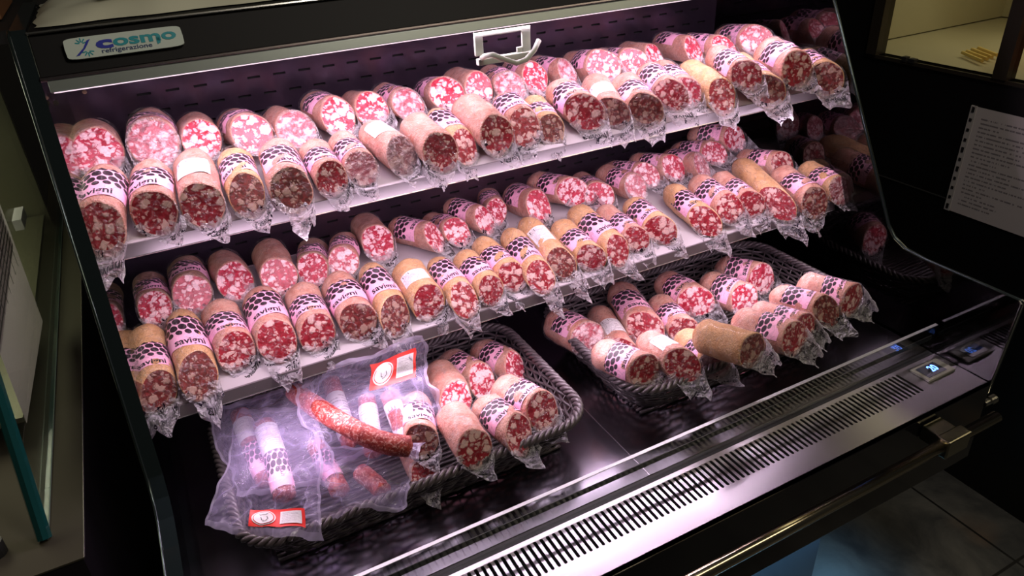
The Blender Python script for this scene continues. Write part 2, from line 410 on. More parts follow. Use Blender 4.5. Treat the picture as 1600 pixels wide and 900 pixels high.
# maker's plate
def plate():
    o = Vector((-.076, slope(-.1815)-.003, Z(-.1815))); ex = Vector((1, 0, 0)); ez = Vector((0, .55, 1)).normalized(); ey = ez.cross(ex)
    Mx = Matrix((ex, ez, -ex.cross(ez)*-1)).transposed()
    def P(x, z, d=0.): return o+ex*x+ez*z+ex.cross(ez)*d - FO
    W_, H_ = .1615, .0315
    bb = B(); n = 24; ring = []
    for i in range(n):
        a = 2*math.pi*i/n; c = math.copysign(abs(math.cos(a))**.22, math.cos(a)); s_ = math.copysign(abs(math.sin(a))**.22, math.sin(a))
        ring.append((W_/2+c*W_/2, -H_/2+s_*H_/2))
    nn = Vector(ex.cross(ez)); sgn = 1 if nn.y < 0 else -1
    bb.add([P(x, z, 0) for x, z in ring]+[P(x, z, .003*sgn) for x, z in ring], [tuple(range(n, 2*n))]+[(i, (i+1) % n, (i+1) % n+n, i+n) for i in range(n)])
    po = bb.build('name_plate', M('plate_enamel', (.52, .60, .56), .25), fr)
    def letters(txt, size, cx_, cz_, mat, name, stretch=1., **k):
        vs, fs = text_mesh(txt, size, **k); t_ = B()
        t_.add([P(cx_+v.x*stretch, cz_+v.y, .0036*sgn) for v in vs], fs); return t_.build(name, mat, po)
    blue = M('plate_blue', (.02, .03, .35), .4); teal = M('plate_teal', (.01, .27, .33), .4)
    letters('c', .0235, .0525, -.0125, blue, 'lettering', 2.15, offset=.0011)
    letters('osmo', .0225, .1085, -.0120, teal, 'lettering', 1.74, offset=.0007)
    letters('refrigerazione', .0092, .081, -.0243, M('plate_navy', (.02, .04, .14), .4), 'lettering', 1.35, offset=.0001)
    t_ = B()
    t_.add([P(.1235, -.014, .0036*sgn), P(.1285, -.014, .0036*sgn), P(.1285, -.0225, .0036*sgn), P(.1235, -.0245, .0036*sgn)], [(0, 1, 2, 3)]); t_.build('lettering', teal, po)
    t_ = B()
    # swoosh + snowflake
    t_.add([P(.012, -.027, .0036*sgn), P(.017, -.0265, .0036*sgn), P(.027, -.017, .0036*sgn), P(.036, -.0045, .0036*sgn), P(.031, -.006, .0036*sgn), P(.024, -.0165, .0036*sgn)], [(0, 1, 2, 3, 4, 5)])
    t_.build('swoosh', blue, po)
    t_ = B()
    for cx_, cz_, up in ((.023, -.0095, 1), (.029, -.0215, -1)):
        for k in range(5):
            a = math.radians(-80+k*40)*1.0+ (math.pi/2 if up > 0 else -math.pi/2)
            dx, dz = math.cos(a), math.sin(a); px, pz = -dz*.0008, dx*.0008
            t_.add([P(cx_+px+dx*.002, cz_+pz+dz*.002, .0034*sgn), P(cx_-px+dx*.002, cz_-pz+dz*.002, .0034*sgn), P(cx_-px+dx*.008, cz_-pz+dz*.008, .0034*sgn), P(cx_+px+dx*.008, cz_+pz+dz*.008, .0034*sgn)], [(0, 1, 2, 3)])
    t_.build('snowflake', teal, po)
plate()
# night blind pull handle hanging under the light strip
bb = B(); y = 1.262
bb.box((.573, y, Z(-.295)), (.590, y+.006, Z(-.245))); bb.box((.672, y, Z(-.315)), (.690, y+.006, Z(-.245)))
bb.box((.590, y, Z(-.262)), (.672, y+.006, Z(-.245)))
bb.prism_x([(y-.004, Z(-.312)), (y+.008, Z(-.312)), (y+.008, Z(-.300)), (y-.004, Z(-.300))], .576, .690)
bb.box((.660, y, Z(-.302)), (.672, y+.005, Z(-.290)))
ho = part(bb, 'blind_handle', GREY, bevel=.0015)
bb = B(); bb.tube([(.583, y-.005, Z(-.298)), (.584, y-.018, Z(-.292)), (.595, y-.026, Z(-.290)), (.615, y-.030, Z(-.300)), (.640, y-.032, Z(-.311)), (.662, y-.030, Z(-.308)), (.685, y-.022, Z(-.295)), (.700, y-.014, Z(-.280))], .0050, 10)
part(bb, 'grip', GREY, ho, smooth=True)
# shelves, tilted forward
TS = math.tan(math.radians(9.8))
SHELF = {1: (1.20, -.4815), 2: (1.11, -.7406)}
for k, (y0, z0) in SHELF.items():
    d = .335; xa, xb = -.10, 1.44
    bb = B(); bb.prism_x([(y0, Z(z0)), (y0+d, Z(z0+d*TS)), (y0+d, Z(z0+d*TS-.012)), (y0+.004, Z(z0-.014))], xa, xb)
    so = part(bb, 'shelf', SHELFM)
    bb = B(); bb.prism_x([(y0, Z(z0+.001)), (y0+.004, Z(z0+.001)), (y0+.002, Z(z0-.019)), (y0-.004, Z(z0-.019))], xa, xb)
    part(bb, 'price_rail', LIPM, so)
    bb = B(); bb.tube([(xa, y0-.004, Z(z0-.0195)), (xb, y0-.004, Z(z0-.0195))], .0012, 5); part(bb, 'rail_edge', M('rail_edge_%d' % k, (.6, .56, .58), .25, .8), so)
    bb = B(); bb.tube([(xa, y0+d, Z(z0+d*TS)), (xb, y0+d, Z(z0+d*TS))], .0016, 5); part(bb, 'rail_edge', M('rear_edge_%d' % k, (.5, .45, .5), .25, .8), so)
# deck plates
ex = .661
bb = B(); bb.box((XL, .800, Z(-1.012)), (ex-.0012, 1.60, Z(-1.0))); part(bb, 'deck_plate', DECK)
bb = B(); bb.box((ex+.0012, .800, Z(-1.012)), (1.445, 1.60, Z(-1.0))); part(bb, 'deck_plate', DECK)
bb = B(); bb.tube([(ex, .80, Z(-1.0)), (ex, 1.5, Z(-1.0))], .0014, 6); part(bb, 'deck_seam', M('seam_metal', (.6, .57, .62), .25, 1.))
# ledge grille with air slots
bb = B(); zt, zb = Z(-1.0), Z(-1.012); ya, yb = .654, .782; sa, sb = .706, .772; pitch = .0125; x = -.02; x_end = 1.319
def top(x0, x1, y0, y1): bb.box((x0, y0, zb), (x1, y1, zt))
top(XL, XR-.002, ya, sa); top(XL, XR-.002, sb, yb); top(XL, -.02, sa, sb); top(x_end, XR-.002, sa, sb)
n = int((x_end+.02)/pitch); sw = .0062; rr = sw/2
for i in range(n):
    x0 = -.02+i*pitch; cxs = x0+sw/2
    bb.box((x0+sw, sa, zb), (x0+pitch if i < n-1 else x_end, sb, zt))
    for (yy, s_) in ((sa, 1), (sb, -1)):     # rounded slot ends: corner fillets
        for side in (-1, 1):
            pts = [(cxs+side*rr, yy)]
            for q in range(5):
                a = math.pi/2*q/4; pts.append((cxs+side*rr*math.sin(a), yy+s_*(rr-rr*math.cos(a))))
            vs = [(px, py, zt-.0002) for px, py in pts]; bb.add(vs, [tuple(range(len(vs)))])
bb.box((XL, ya, Z(-1.022)), (XR-.002, ya+.004, zt)); 
lo = part(bb, 'ledge_grille', STEEL)
bb = B(); bb.box((XL, .66, Z(-1.019)), (XR-.004, .80, Z(-1.0165))); part(bb, 'air_channel', VOID, lo)
bb = B(); bb.box((XL, .7825, Z(-1.004)), (XR-.002, .7995, Z(-1.0015))); part(bb, 'glass_channel', MATTE)
# low front glass
bb = B(); bb.box((XL+.006, .788, Z(-1.0)), (1.440, .793, Z(-.922))); go = part(bb, 'front_glass', GLASS)
bb = B(); bb.box((XL+.006, .7868, Z(-.9230)), (1.440, .7936, Z(-.9215))); part(bb, 'glass_top_edge', M('polished_glass_edge', (.35, .36, .36), .3, .5), go)
bb = B(); bb.box((XL+.006, .7935, Z(-.966)), (1.440, .7950, Z(-.954))); part(bb, 'glass_strip', MATTE, go)
# thermostat display let into the ledge
bb = B(); bb.box((1.342, .717, Z(-1.0)), (1.428, .765, Z(-.9935))); th = part(bb, 'thermostat', M('thermostat_frame', (.33, .33, .28), .35, .4), bevel=.002)
bb = B(); bb.box((1.350, .724, Z(-.9936)), (1.408, .758, Z(-.9925))); part(bb, 'display', M('display_window', (.03, .035, .05), .15), th)
vs, fs = text_mesh('20', .026, offset=.0006); bb = B(); bb.add([(1.386+v.x*.85, .742+v.y, Z(-.9922)) for v in vs], fs)
part(bb, 'digits', M('blue_led_digits', (.02, .05, .5), .4, emit=(.10, .25, 1.), es=5.), th)
# hand rail with bracket, end knob
bb = B(); bb.tube([(-.1, .60, Z(-1.036)), (1.405, .60, Z(-1.036))], .0125, 16); hr = part(bb, 'hand_rail', CHROME, smooth=False)
for p_ in hr.data.polygons: p_.use_smooth = len(p_.vertices) == 4
bb = B(); bb.box((1.235, .586, Z(-1.056)), (1.290, .650, Z(-1.020))); bb.box((1.228, .584, Z(-1.060)), (1.297, .612, Z(-1.016))); part(bb, 'rail_bracket', M('bracket_steel', (.28, .26, .18), .22, 1.), hr, bevel=.003)
bb = B(); bb.box((.2, .586, Z(-1.056)), (.255, .650, Z(-1.020))); bb.box((.193, .584, Z(-1.060)), (.262, .612, Z(-1.016))); part(bb, 'rail_bracket', M('bracket_steel_b', (.28, .26, .18), .22, 1.), hr, bevel=.003)
bb = B(); bb.tube([(1.457, .655, Z(-1.062)), (1.476, .655, Z(-1.062)), (1.476, .655, Z(-1.062)), (1.494, .655, Z(-1.062))], [.008, .008, .011, .011], 16); part(bb, 'end_knob', M('knob_chrome', (.6, .58, .5), .2, 1.))
for (u_, v_) in ((132, 142), (69, 151)):
    p = at_plane(u_, v_, (0, 1.595, 0), Vector((0, 1, 0))) if u_ > 100 else Vector((XL+.006, 1.30, Z(-.27)))
    bb = B(); bb.tube([p, p+Vector((0, -.010, 0))], .004, 10); part(bb, 'panel_screw', CHROME)

# ================================================================== SALAMI
SEG = 40
def lump(a, y, seed, amp): return 1+amp*nz(math.cos(a)*1.2+seed*5.1, y*.7, math.sin(a)*1.2)
def make_casing(L, ax, az, seed):
    bb = B(); rings = []
    ys = [0, .02, .12]+[.12+(L-1.0-.12)*i/7 for i in range(1, 8)]+[L-1+.45*1, L-1+.75, L-1+.93, L-1+1.0]
    for j, y in enumerate(ys):
        if y <= L-1: rad = 1.
        else:
            q = (y-(L-1)); rad = max(.10, math.sqrt(max(0, 1-q*q))*(1-.15*q))
        rim = .93 if j == 0 else (.985 if j == 1 else 1.)
        for k in range(SEG):
            a = 2*math.pi*k/SEG; rr = rad*rim*lump(a, y, seed, .10)
            x, z = math.cos(a)*rr, math.sin(a)*rr*.97
            w = max(0, 1-y/(L-1)); yy = y+(ax*x+az*z)*w
            bb.v.append((x, yy, z))
    n = len(ys)
    for j in range(n-1):
        for k in range(SEG):
            bb.f.append((j*SEG+k, (j+1)*SEG+k, (j+1)*SEG+(k+1) % SEG, j*SEG+(k+1) % SEG)); bb.m.append(0)
    bb.f.append(tuple((n-1)*SEG+k for k in range(SEG))); bb.m.append(0)
    return bb.mesh('casing', [CASE['t']], True)
def make_face(ax, az, seed):
    bb = B(); nr = 7
    bb.v.append((0, .02, 0))
    for j in range(1, nr+1):
        for k in range(SEG):
            a = 2*math.pi*k/SEG; rr = .955*j/nr*lump(a, 0, seed, .10)
            x, z = math.cos(a)*rr, math.sin(a)*rr*.97
            bb.v.append((x, ax*x+az*z+.012+.012*nz(x*3, z*3, seed), z))
    for k in range(SEG): bb.f.append((0, 1+k, 1+(k+1) % SEG)); bb.m.append(0)
    for j in range(nr-1):
        for k in range(SEG):
            a0 = 1+j*SEG; bb.f.append((a0+k, a0+SEG+k, a0+SEG+(k+1) % SEG, a0+(k+1) % SEG)); bb.m.append(0)
    return bb.mesh('cut_face', [FACE['m']], True)
SAV = text_mesh('savigni', .62, offset=.012)
SAV2 = text_mesh('SAVIGNI SALUMI', .34, offset=.008)
def make_band(y0, ln, a0, a1, seed, rot=0.):
    """paper label wrapped round the upper side, printed ovals to the rear, lettering to the front"""
    bb = B(); am = (a0+a1)/2
    def pt(a, y, r): return (math.sin(a)*r*lump(math.pi/2-a, y, seed, .10), y, math.cos(a)*r*.97*lump(math.pi/2-a, y, seed, .10))
    def edge(u): return .10*abs(math.sin(u*6.8*math.pi))
    bb.grid(lambda u, v: pt(a0+(a1-a0)*u, y0+ln*v-(edge(u) if v > .99 else 0)+rot*(u-.5), 1.022), 36, 10)
    vs, fs = SAV
    bb.add([pt(am+v.x*.95, y0+.30+v.y*.9+rot*((am+v.x-a0)/(a1-a0)-.5), 1.034) for v in vs], fs, 1)
    return bb.mesh('label_band', [BAND, INK], True)
def make_sticker(y0, ln, a0, a1, seed):
    bb = B()
    def pt(a, y, r): return (math.sin(a)*r*lump(math.pi/2-a, y, seed, .10), y, math.cos(a)*r*.97*lump(math.pi/2-a, y, seed, .10))
    bb.grid(lambda u, v: pt(a0+(a1-a0)*u, y0+ln*v, 1.028), 16, 6)
    bb.add([pt(a0+(a1-a0)*u, y0+ln*v, 1.036) for u, v in ((.1, .78), (.38, .78), (.38, .92), (.1, .92))], [(0, 1, 2, 3)], 1)
    return bb.mesh('info_sticker', [STICK, INK], True)
def make_film(L, ax, az, seed, flap_a, heavy=False):
    """clear bag: sleeve over the body, crinkled skin over the cut face, loose printed end hanging off the rim"""
    bb = B(); rnd = random.Random(seed)
    def sleeve(u, v):
        a = 2*math.pi*u; y = -.06+(L-.4)*v; r = 1.06+.035*nz(math.cos(a)*3, y*2.4, math.sin(a)*3+seed)
        r *= 1 if y < L-1 else max(.55, math.sqrt(max(.05, 1-(y-(L-1))**2*.8)))
        x, z = math.cos(a)*r, math.sin(a)*r*.97; w = max(0, 1-max(0, y)/(L-1))
        return (x, y+(ax*x+az*z)*w, z)
    bb.grid(sleeve, 36, 10, 0)
    def skin(u, v):
        a = 2*math.pi*u; r = 1.06*v; x, z = math.cos(a)*r, math.sin(a)*r*.97
        bulge = .05*nz(x*2.6+seed, z*2.6, 1.)-.05-.05*(1-v)
        return (x, ax*x+az*z+bulge-.01, z)
    bb.grid(skin, 32, 6, 3 if heavy else 0, (lambda u, v: 1 if v > .70+.25*nz(u*9, seed) and abs(u-.75-.08*nz(seed, 1.)) < .17 else (3 if heavy else 0)))
    n0 = seed*3.3; ln = rnd.uniform(1.0, 1.75); wid = rnd.uniform(.95, 1.30); droop = rnd.uniform(.05, .35); curl = rnd.uniform(-.5, .5)
    ca, sa_ = math.cos(flap_a), math.sin(flap_a)
    def flap(u, v):
        a = flap_a+(u-.5)*2*wid*(1-.15*v); r = 1.05
        x, z = math.cos(a)*r, math.sin(a)*r*.97
        bx, bz = x*(1-v*.20)+ca*v*(.20+curl*.6), z*(1-v*.62)+sa_*v*.68
        zz = bz-droop*v*v*(1.2 if sa_ < -.4 else .4)
        yy = ax*x+az*z-.08-ln*v*(1-.30*abs(u-.5)*2+.30*math.sin(u*8+n0))
        k = .16*v
        return (bx+k*nz(u*5, v*4, n0)+.08*math.sin(u*11+n0)*v, yy+k*nz(u*4, v*5, n0+9)*1.3, zz+k*nz(u*6, v*4, n0+4)+.08*math.sin(u*13+n0*2)*v)
    bb.grid(flap, 22, 9, 1)
    vs, fs = SAV if seed % 2 else SAV2
    sc_ = 1.0; tp = []
    for v in vs:
        u = .5+v.x*.32*sc_; w = .48+v.y*.8*sc_
        p = Vector(flap(min(.98, max(.02, u)), min(.98, max(.05, w)))); q = Vector(flap(min(.98, max(.02, u))+.01, min(.98, max(.05, w)))); s_ = Vector(flap(min(.98, max(.02, u)), min(.98, max(.05, w))+.01))
        nn = (q-p).cross(s_-p).normalized()
        if nn.dot(Vector((0, -.6, .8))) < 0: nn = -nn
        tp.append(p+nn*.035)
    bb.add(tp, fs, 2)
    return bb.mesh('film_wrap', [FILM, FLAP, INK, FILMH], True)
VAR = []
for i in range(14):
    rn = random.Random(100+i); L = (4.2, 4.8, 5.4)[i % 3]; ax = rn.uniform(-.28, .28) if i < 10 else rn.uniform(-.85, -.50); az = rn.uniform(.50, .92) if i < 10 else rn.uniform(.35, .65)
    fa = -math.pi/2+rn.uniform(-.75, .75)
    VAR.append(dict(L=L, casing=make_casing(L, ax, az, i), face=make_face(ax, az, i),
                    band=[make_band(.72+az*.5, 2.0, -1.75+sh, 1.45+sh, i, ro) for sh, ro in ((.0, .1), (.35, -.35))],
                    film=make_film(L, ax, az, i*2+1, fa), filmh=make_film(L, ax, az, i*2+2, fa, True),
                    stick=make_sticker(1.1+az*.5, 1.5, -.85, .75, i), stickb=make_sticker(.95+az*.5, 1.5, -1.5, -.2, i)))
def obj_part(name, me, parent, mat=None):
    o = link(name, me, parent)
    if mat: o.material_slots[0].link = 'OBJECT'; o.material_slots[0].material = mat
    return o
FW = {'b': 'bright pink-red', 'm': 'red', 'd': 'dark maroon'}
CW = {'t': 'tan', 'p': 'pinkish', 'w': 'brown'}
ORD = ['', 'first', 'second', 'third', 'fourth', 'fifth', 'sixth', 'seventh', 'eighth', 'ninth', 'tenth', 'eleventh', 'twelfth', 'thirteenth', 'fourteenth', 'fifteenth',
       'sixteenth', 'seventeenth', 'eighteenth', 'nineteenth', 'twentieth', 'twenty-first', 'twenty-second', 'twenty-third', 'twenty-fourth']
SAL = []
def salami(c, axis, r, flags, label, group, roll=0., var=None, length=None):
    f, cs, lb, fl = flags
    vi = VAR[var if var is not None else random.randrange(10)]
    o = empty('salami', c, label, 'salami', group)
    y = axis.normalized(); x = y.cross(Vector((0, 0, 1))).normalized(); z = x.cross(y)
    mt = Matrix((x, y, z)).transposed()@Matrix.Rotation(roll, 3, 'Y')
    ly = 1. if not length else length/(vi['L']*r)
    o.rotation_euler = mt.to_euler(); o.scale = (r, r*ly, r)
    obj_part('casing', vi['casing'], o, CASE[cs]); obj_part('cut_face', vi['face'], o, FACE[f])
    if lb in 'LB': obj_part('label_band', vi['band'][random.random() < .4], o)
    if lb == 'S': obj_part('info_sticker', vi['stick'], o)
    if lb == 'B': obj_part('info_sticker', vi['stickb'], o)
    obj_part('film_wrap', vi['filmh'] if fl == 'h' else vi['film'], o)
    return o
def row(data, y0, z0, tilt, rise, pitch, rowname, group, t=TS):
    nrm = Vector((0, -math.sin(math.atan(t)), math.cos(math.atan(t))))
    out = []
    for d in data:
        u, v, wpx, tu, tv, fl = d[:6]; extra = d[6] if len(d) > 6 else 0.
        dist = 1.6; c = None
        for it in range(4):
            r = max(.022, min(.042, .5*wpx*(.90 if pitch else .97)*dist/FPX)); off = r*1.02+rise+extra
            c = at_plane(u, v, Vector((0, y0, Z(z0)))+nrm*off, nrm); dist = (c-Vector((0, 0, H))).length
        if tu is None: ax = Vector((random.uniform(-.12, .12), 1, t))
        else: ax = at_plane(tu, tv, Vector((0, y0, Z(z0)))+nrm*off, nrm)-c
        yaw = math.atan2(ax.x, ax.y); yaw = max(-.75, min(.75, yaw))
        ln = max(.125, min(.20, ax.length+r*.6)) if tu is not None else .15
        ax = Vector((math.sin(yaw), math.cos(yaw), t-math.tan(math.radians(pitch+(random.uniform(-5, 5) if pitch else 0)))))
        out.append([c, ax.normalized(), r, fl, ln])
    return out
def relax(items, it=40, step=.35):
    for _ in range(it):
        for i in range(len(items)):
            for j in range(i):
                A, Bq = items[i], items[j]; best = None
                for a in (0., .33, .66, 1.):
                    pa = A[0]+A[1]*((A[4]-A[2])*a+A[2]*.2)
                    for q in (0., .33, .66, 1.):
                        pb = Bq[0]+Bq[1]*((Bq[4]-Bq[2])*q+Bq[2]*.2); dd = (pa-pb).length
                        if best is None or dd < best[0]: best = (dd, pa-pb)
                mn = (A[2]+Bq[2])*1.03
                if best[0] < mn:
                    d = best[1]; d = Vector((d.x, d.y*.6, d.z*.25)); d = d.normalized()*(mn-best[0])*step if d.length > 1e-5 else Vector((.002, 0, 0))
                    A[0] += d*.5; Bq[0] -= d*.5
def pick(u, group):
    """salami further to the right lie with their cut turned towards the aisle"""
    if 'right basket' in group or (u > 850 and random.random() < .6): return random.choice((10, 11, 12, 13))
    return random.randrange(10)
def place(items, wording, group):
    order = sorted(range(len(items)), key=lambda i: items[i][5])
    for k, i in enumerate(order):
        c, ax, r, fl, ln = items[i][:5]
        look = '%s casing' % CW[fl[1]]
        add = {'L': 'pink spotted label', 'S': 'white sticker', 'B': 'label plus sticker', 'N': 'no label showing'}[fl[2]]
        lab = 'cut salami, %s face, %s, %s from left in %s' % (FW[fl[0]], add, ORD[k+1], wording)
        salami(c, ax, r, fl, lab, group, random.uniform(-.25, .25), pick(items[i][5], group), ln)

S1F = [(172,352,64,178,275,'mpLf'),(243,320,62,240,262,'mpLf'),(315,318,62,302,252,'mpSf'),(382,305,55,362,250,'dtLf'),(450,290,62,428,232,'dpLf'),
       (512,280,52,485,238,'mpLf'),(572,262,50,540,222,'mpLh'),(630,242,56,588,212,'dpSh'),(690,238,60,650,200,'mpNf'),(735,224,46,690,178,'mtLf'),(777,210,62,730,170,'mpNf'),(830,200,55,800,165,'mpLf'),
       (873,197,44,845,160,'dtLf'),(910,180,56,870,150,'mpLf'),(953,172,50,925,130,'dpSf'),(1017,172,54,985,135,'dpLf'),(1042,152,46,1005,118,'mpLf',.012),
       (1078,143,46,1040,110,'bpLf'),(1132,145,48,1080,108,'mtNf'),(1152,128,44,1105,98,'mpLf',.02),(1205,137,48,1155,98,'dtLf'),(1228,112,54,1185,88,'mpLf',.01),(1282,124,46,1245,98,'dtLf')]
S1B = [(155,240,70,None,0,'bpNf'),(238,235,74,None,0,'bpLh'),(326,218,60,None,0,'bpNf'),(393,216,66,None,0,'bpLf'),(459,205,60,None,0,'bpNh'),(530,183,62,None,0,'bpLf'),
       (583,170,58,None,0,'bpNf'),(635,164,52,None,0,'bpLh'),(700,150,58,None,0,'bpLf'),(750,138,56,None,0,'bpNf'),(798,137,50,None,0,'bpLh'),(836,122,52,None,0,'bpLf'),
       (885,115,44,None,0,'bpLh'),(937,108,56,None,0,'bpLf'),(990,97,46,None,0,'bpLf'),(1024,90,42,None,0,'bpNf'),(1088,78,44,None,0,'bpLf'),(1128,77,42,None,0,'bpLf'),(1183,63,46,None,0,'bpLf')]
S2F = [(257,607,52,238,520,'dtLf'),(316,582,56,290,495,'dtLf'),(365,550,58,340,490,'mpLf'),(433,530,60,408,465,'mpLf'),(493,520,58,470,462,'mpLf'),(557,503,60,525,445,'dpLf'),
       (618,492,54,580,425,'dtLf'),(672,472,58,640,425,'mtSf'),(728,468,48,685,415,'mtLf'),(772,452,48,730,405,'mtLf'),(803,433,46,755,385,'mtLf'),(848,428,46,800,365,'mtLf'),
       (880,410,46,825,350,'dtSf'),(918,405,46,870,360,'mtLf'),(964,392,48,900,335,'mtLf'),(990,375,42,940,335,'mpLf'),(1033,360,46,990,325,'mtLf'),(1108,345,42,1055,300,'mtLf'),
       (1135,327,44,1085,290,'mpLf',.012),(1174,320,44,1125,285,'mpLf'),(1220,318,42,1160,258,'mtNf'),(1268,315,46,1215,275,'dpLf'),(1312,298,38,1265,270,'mtLh')]
S2B = [(250,482,52,235,425,'bwLf'),(302,460,60,None,0,'bwLf'),(360,441,58,None,0,'bpNf'),(443,433,60,None,0,'bpNf'),(500,420,54,497,372,'bwLf'),(551,405,52,550,370,'bpLf'),
       (601,380,56,None,0,'bpNf'),(665,371,50,640,360,'bpLf'),(708,361,48,685,342,'bpLf'),(752,346,46,715,325,'bpLf'),(785,332,42,775,305,'bpLf'),(842,322,58,815,300,'bpLf'),
       (898,304,50,862,290,'bpLf'),(942,304,50,925,285,'bpLf'),(980,296,46,940,272,'bpLh'),(1005,275,42,960,258,'bpLf'),(1043,267,48,1010,255,'bpLf'),(1093,261,44,1060,245,'bpLh'),
       (1117,240,40,1080,228,'bpLf'),(1156,228,44,1130,222,'bpLf'),(1212,250,46,1185,240,'mpLf')]
rows = []
for data, k, rise, pitch in ((S1F, 1, 0., 0.), (S1B, 1, .016, 17.), (S2F, 2, 0., 0.), (S2B, 2, .010, 14.)):
    its = row(data, SHELF[k][0], SHELF[k][1], TS, rise, pitch, '', '')
    for it, d in zip(its, data): it.append(d[0])
    rows.append(its)
relax(rows[0]+rows[1]); relax(rows[2]+rows[3])
names = [("top shelf's front row", 'salami in the front row of the top shelf'), ("top shelf's back row", 'salami in the back row of the top shelf'),
         ("lower shelf's front row", 'salami in the front row of the lower shelf'), ("lower shelf's back row", 'salami in the back row of the lower shelf')]
for its, (wd, gp) in zip(rows, names): place(its, wd, gp)

# ================================================================== WICKER BASKETS
WICK = M('dark_wicker', (.082, .066, .071), .34, 0., .6)
def basket(x0, x1, y0, y1, label):
    zt, zb = Z(-.905), Z(-.994); o = empty('wicker_basket', ((x0+x1)/2, (y0+y1)/2, Z(-1.0)), label, 'basket', None); OO = Vector(o.location)
    def per(s, ins, n=None):
        """point + outward normal on a rounded rectangle, s in 0..1"""
        a0, a1, b0, b1 = x0+ins, x1-ins, y0+ins, y1-ins; rc = .07
        segs = [(a1-a0-2*rc), math.pi/2*rc, (b1-b0-2*rc), math.pi/2*rc]*2; tot = sum(segs); d = (s % 1)*tot
        corners = [(a1-rc, b0+rc, -90), (a1-rc, b1-rc, 0), (a0+rc, b1-rc, 90), (a0+rc, b0+rc, 180)]
        starts = [((a0+rc, b0), (1, 0), (0, -1)), ((a1, b0+rc), (0, 1), (1, 0)), ((a1-rc, b1), (-1, 0), (0, 1)), ((a0, b1-rc), (0, -1), (-1, 0))]
        for i, L in enumerate(segs):
            if d <= L or i == 7:
                k = i//2
                if i % 2 == 0:
                    (px, py), (dx, dy), nn = starts[k]; return px+dx*d, py+dy*d, nn
                cx_, cy_, an = corners[k]; a = math.radians(an)+d/rc; return cx_+rc*math.cos(a), cy_+rc*math.sin(a), (math.cos(a), math.sin(a))
            d -= L
    NS = 62; N = NS*4; rows_ = 12
    bb = B()
    for j in range(rows_):
        q = j/(rows_-1); z = zb+.004+(zt-zb-.012)*q; ins = .042*(1-q)
        path = []
        for i in range(N):
            x, y, nn = per(i/N, ins); off = .0034*math.cos(math.pi*NS*i/N+math.pi*j)+.0012*math.sin(i*.37+j)
            path.append((x+nn[0]*off, y+nn[1]*off, z+.0008*math.sin(i*.9+j*2)))
        bb.tube([Vector(p)-OO for p in path], .0033, 6, closed=True)
    tag(bb.build('woven_side', WICK, o, smooth=True))
    bb = B()
    for i in range(NS):
        pa = per(i/NS, .042); pb = per(i/NS, 0.); bb.tube([Vector((pa[0], pa[1], zb))-OO, Vector((pb[0], pb[1], zt))-OO], .0019, 5)
    bb.build('stakes', WICK, o, smooth=True)
    bb = B()
    for k in range(3):
        path = []
        for i in range(360):
            x, y, nn = per(i/360, -.001); a = 2*math.pi*(i/360*46+k/3); ro = .0062*math.cos(a)
            path.append(Vector((x+nn[0]*ro, y+nn[1]*ro, zt+.0062*math.sin(a)))-OO)
        bb.tube(path, .0046, 6, closed=True)
    bb.build('braided_rim', WICK, o, smooth=True)
    bb = B(); n_ = 26
    for i in range(n_):
        y = y0+.045+(y1-y0-.09)*i/(n_-1)
        bb.tube([Vector((x0+.045+(x1-x0-.09)*q/40, y, zb-.001+.0016*math.cos(math.pi*(q/2+i))))-OO for q in range(41)], .0036, 5)
    bb.box(Vector((x0+.06, y0+.05, zb-.0055))-OO, Vector((x1-.06, y1-.05, zb-.004))-OO)
    bb.build('base', WICK, o, smooth=True)
    return o
basket(-.045, .60, .905, 1.30, 'dark woven wicker basket on the left of the deck, piled with clear pouches and salami')
basket(.705, 1.375, .905, 1.30, 'dark woven wicker basket on the right of the deck, holding only loose salami')

# loose salami in the baskets: u, v, width px, tail u, v, look, height of centre above deck
def heap(data, wording, group):
    its = []
    for d in data:
        u, v, wpx, tu, tv, fl, h = d; dist = 1.5
        for it in range(3):
            r = max(.024, min(.042, .5*wpx*dist/FPX)); c = at_plane(u, v, (0, 0, Z(-1+h)), Vector((0, 0, 1))); dist = (c-Vector((0, 0, H))).length
        ax = at_plane(tu, tv, (0, 0, Z(-1+h)), Vector((0, 0, 1)))-c; ln = max(.12, min(.19, ax.length+r*.6)); yw = max(-.50, min(.50, math.atan2(ax.x, ax.y))); ax = Vector((math.sin(yw), math.cos(yw), .02))
        its.append([c, ax.normalized(), r, fl, ln, u])
    relax(its, 30); 
    for it in its: it[0].z = max(it[0].z, Z(-.994)+it[2]*1.08)
    place(its, wording, group)
heap([(752,597,54,705,572,'bpLf',.085),(805,577,52,760,556,'bpLf',.075),(717,626,58,700,600,'bpNf',.115),(845,645,62,800,622,'mpLf',.105),(796,682,58,755,650,'mpLf',.115),(738,702,60,715,668,'mpNf',.125),
      (672,688,52,662,630,'dpBf',.125),(667,738,42,655,715,'mpNf',.080)], 'the left wicker basket', 'loose salami in the left basket')
heap([(940,527,58,897,505,'bpLh',.085),(985,548,46,945,490,'mpSf',.07),(1007,518,54,968,462,'mpLf',.085),(1060,517,44,1020,478,'mpLf',.09),(1072,477,50,1025,450,'bpLf',.10),
      (1160,470,52,1108,450,'bpLf',.10),(1190,437,50,1135,428,'bpLf',.09),(1012,577,54,958,556,'mpLf',.125),(1062,574,52,1020,548,'mpSf',.125),(1115,553,46,1080,525,'mtLh',.125),
      (1175,562,54,1110,545,'dtNf',.135),(1242,528,54,1160,508,'mpLf',.135),(1262,506,44,1190,490,'mpLf',.125),(1290,490,46,1215,470,'dpLf',.135),(1328,471,50,1255,460,'mpLf',.135)],
     'the right wicker basket', 'loose salami in the right basket')

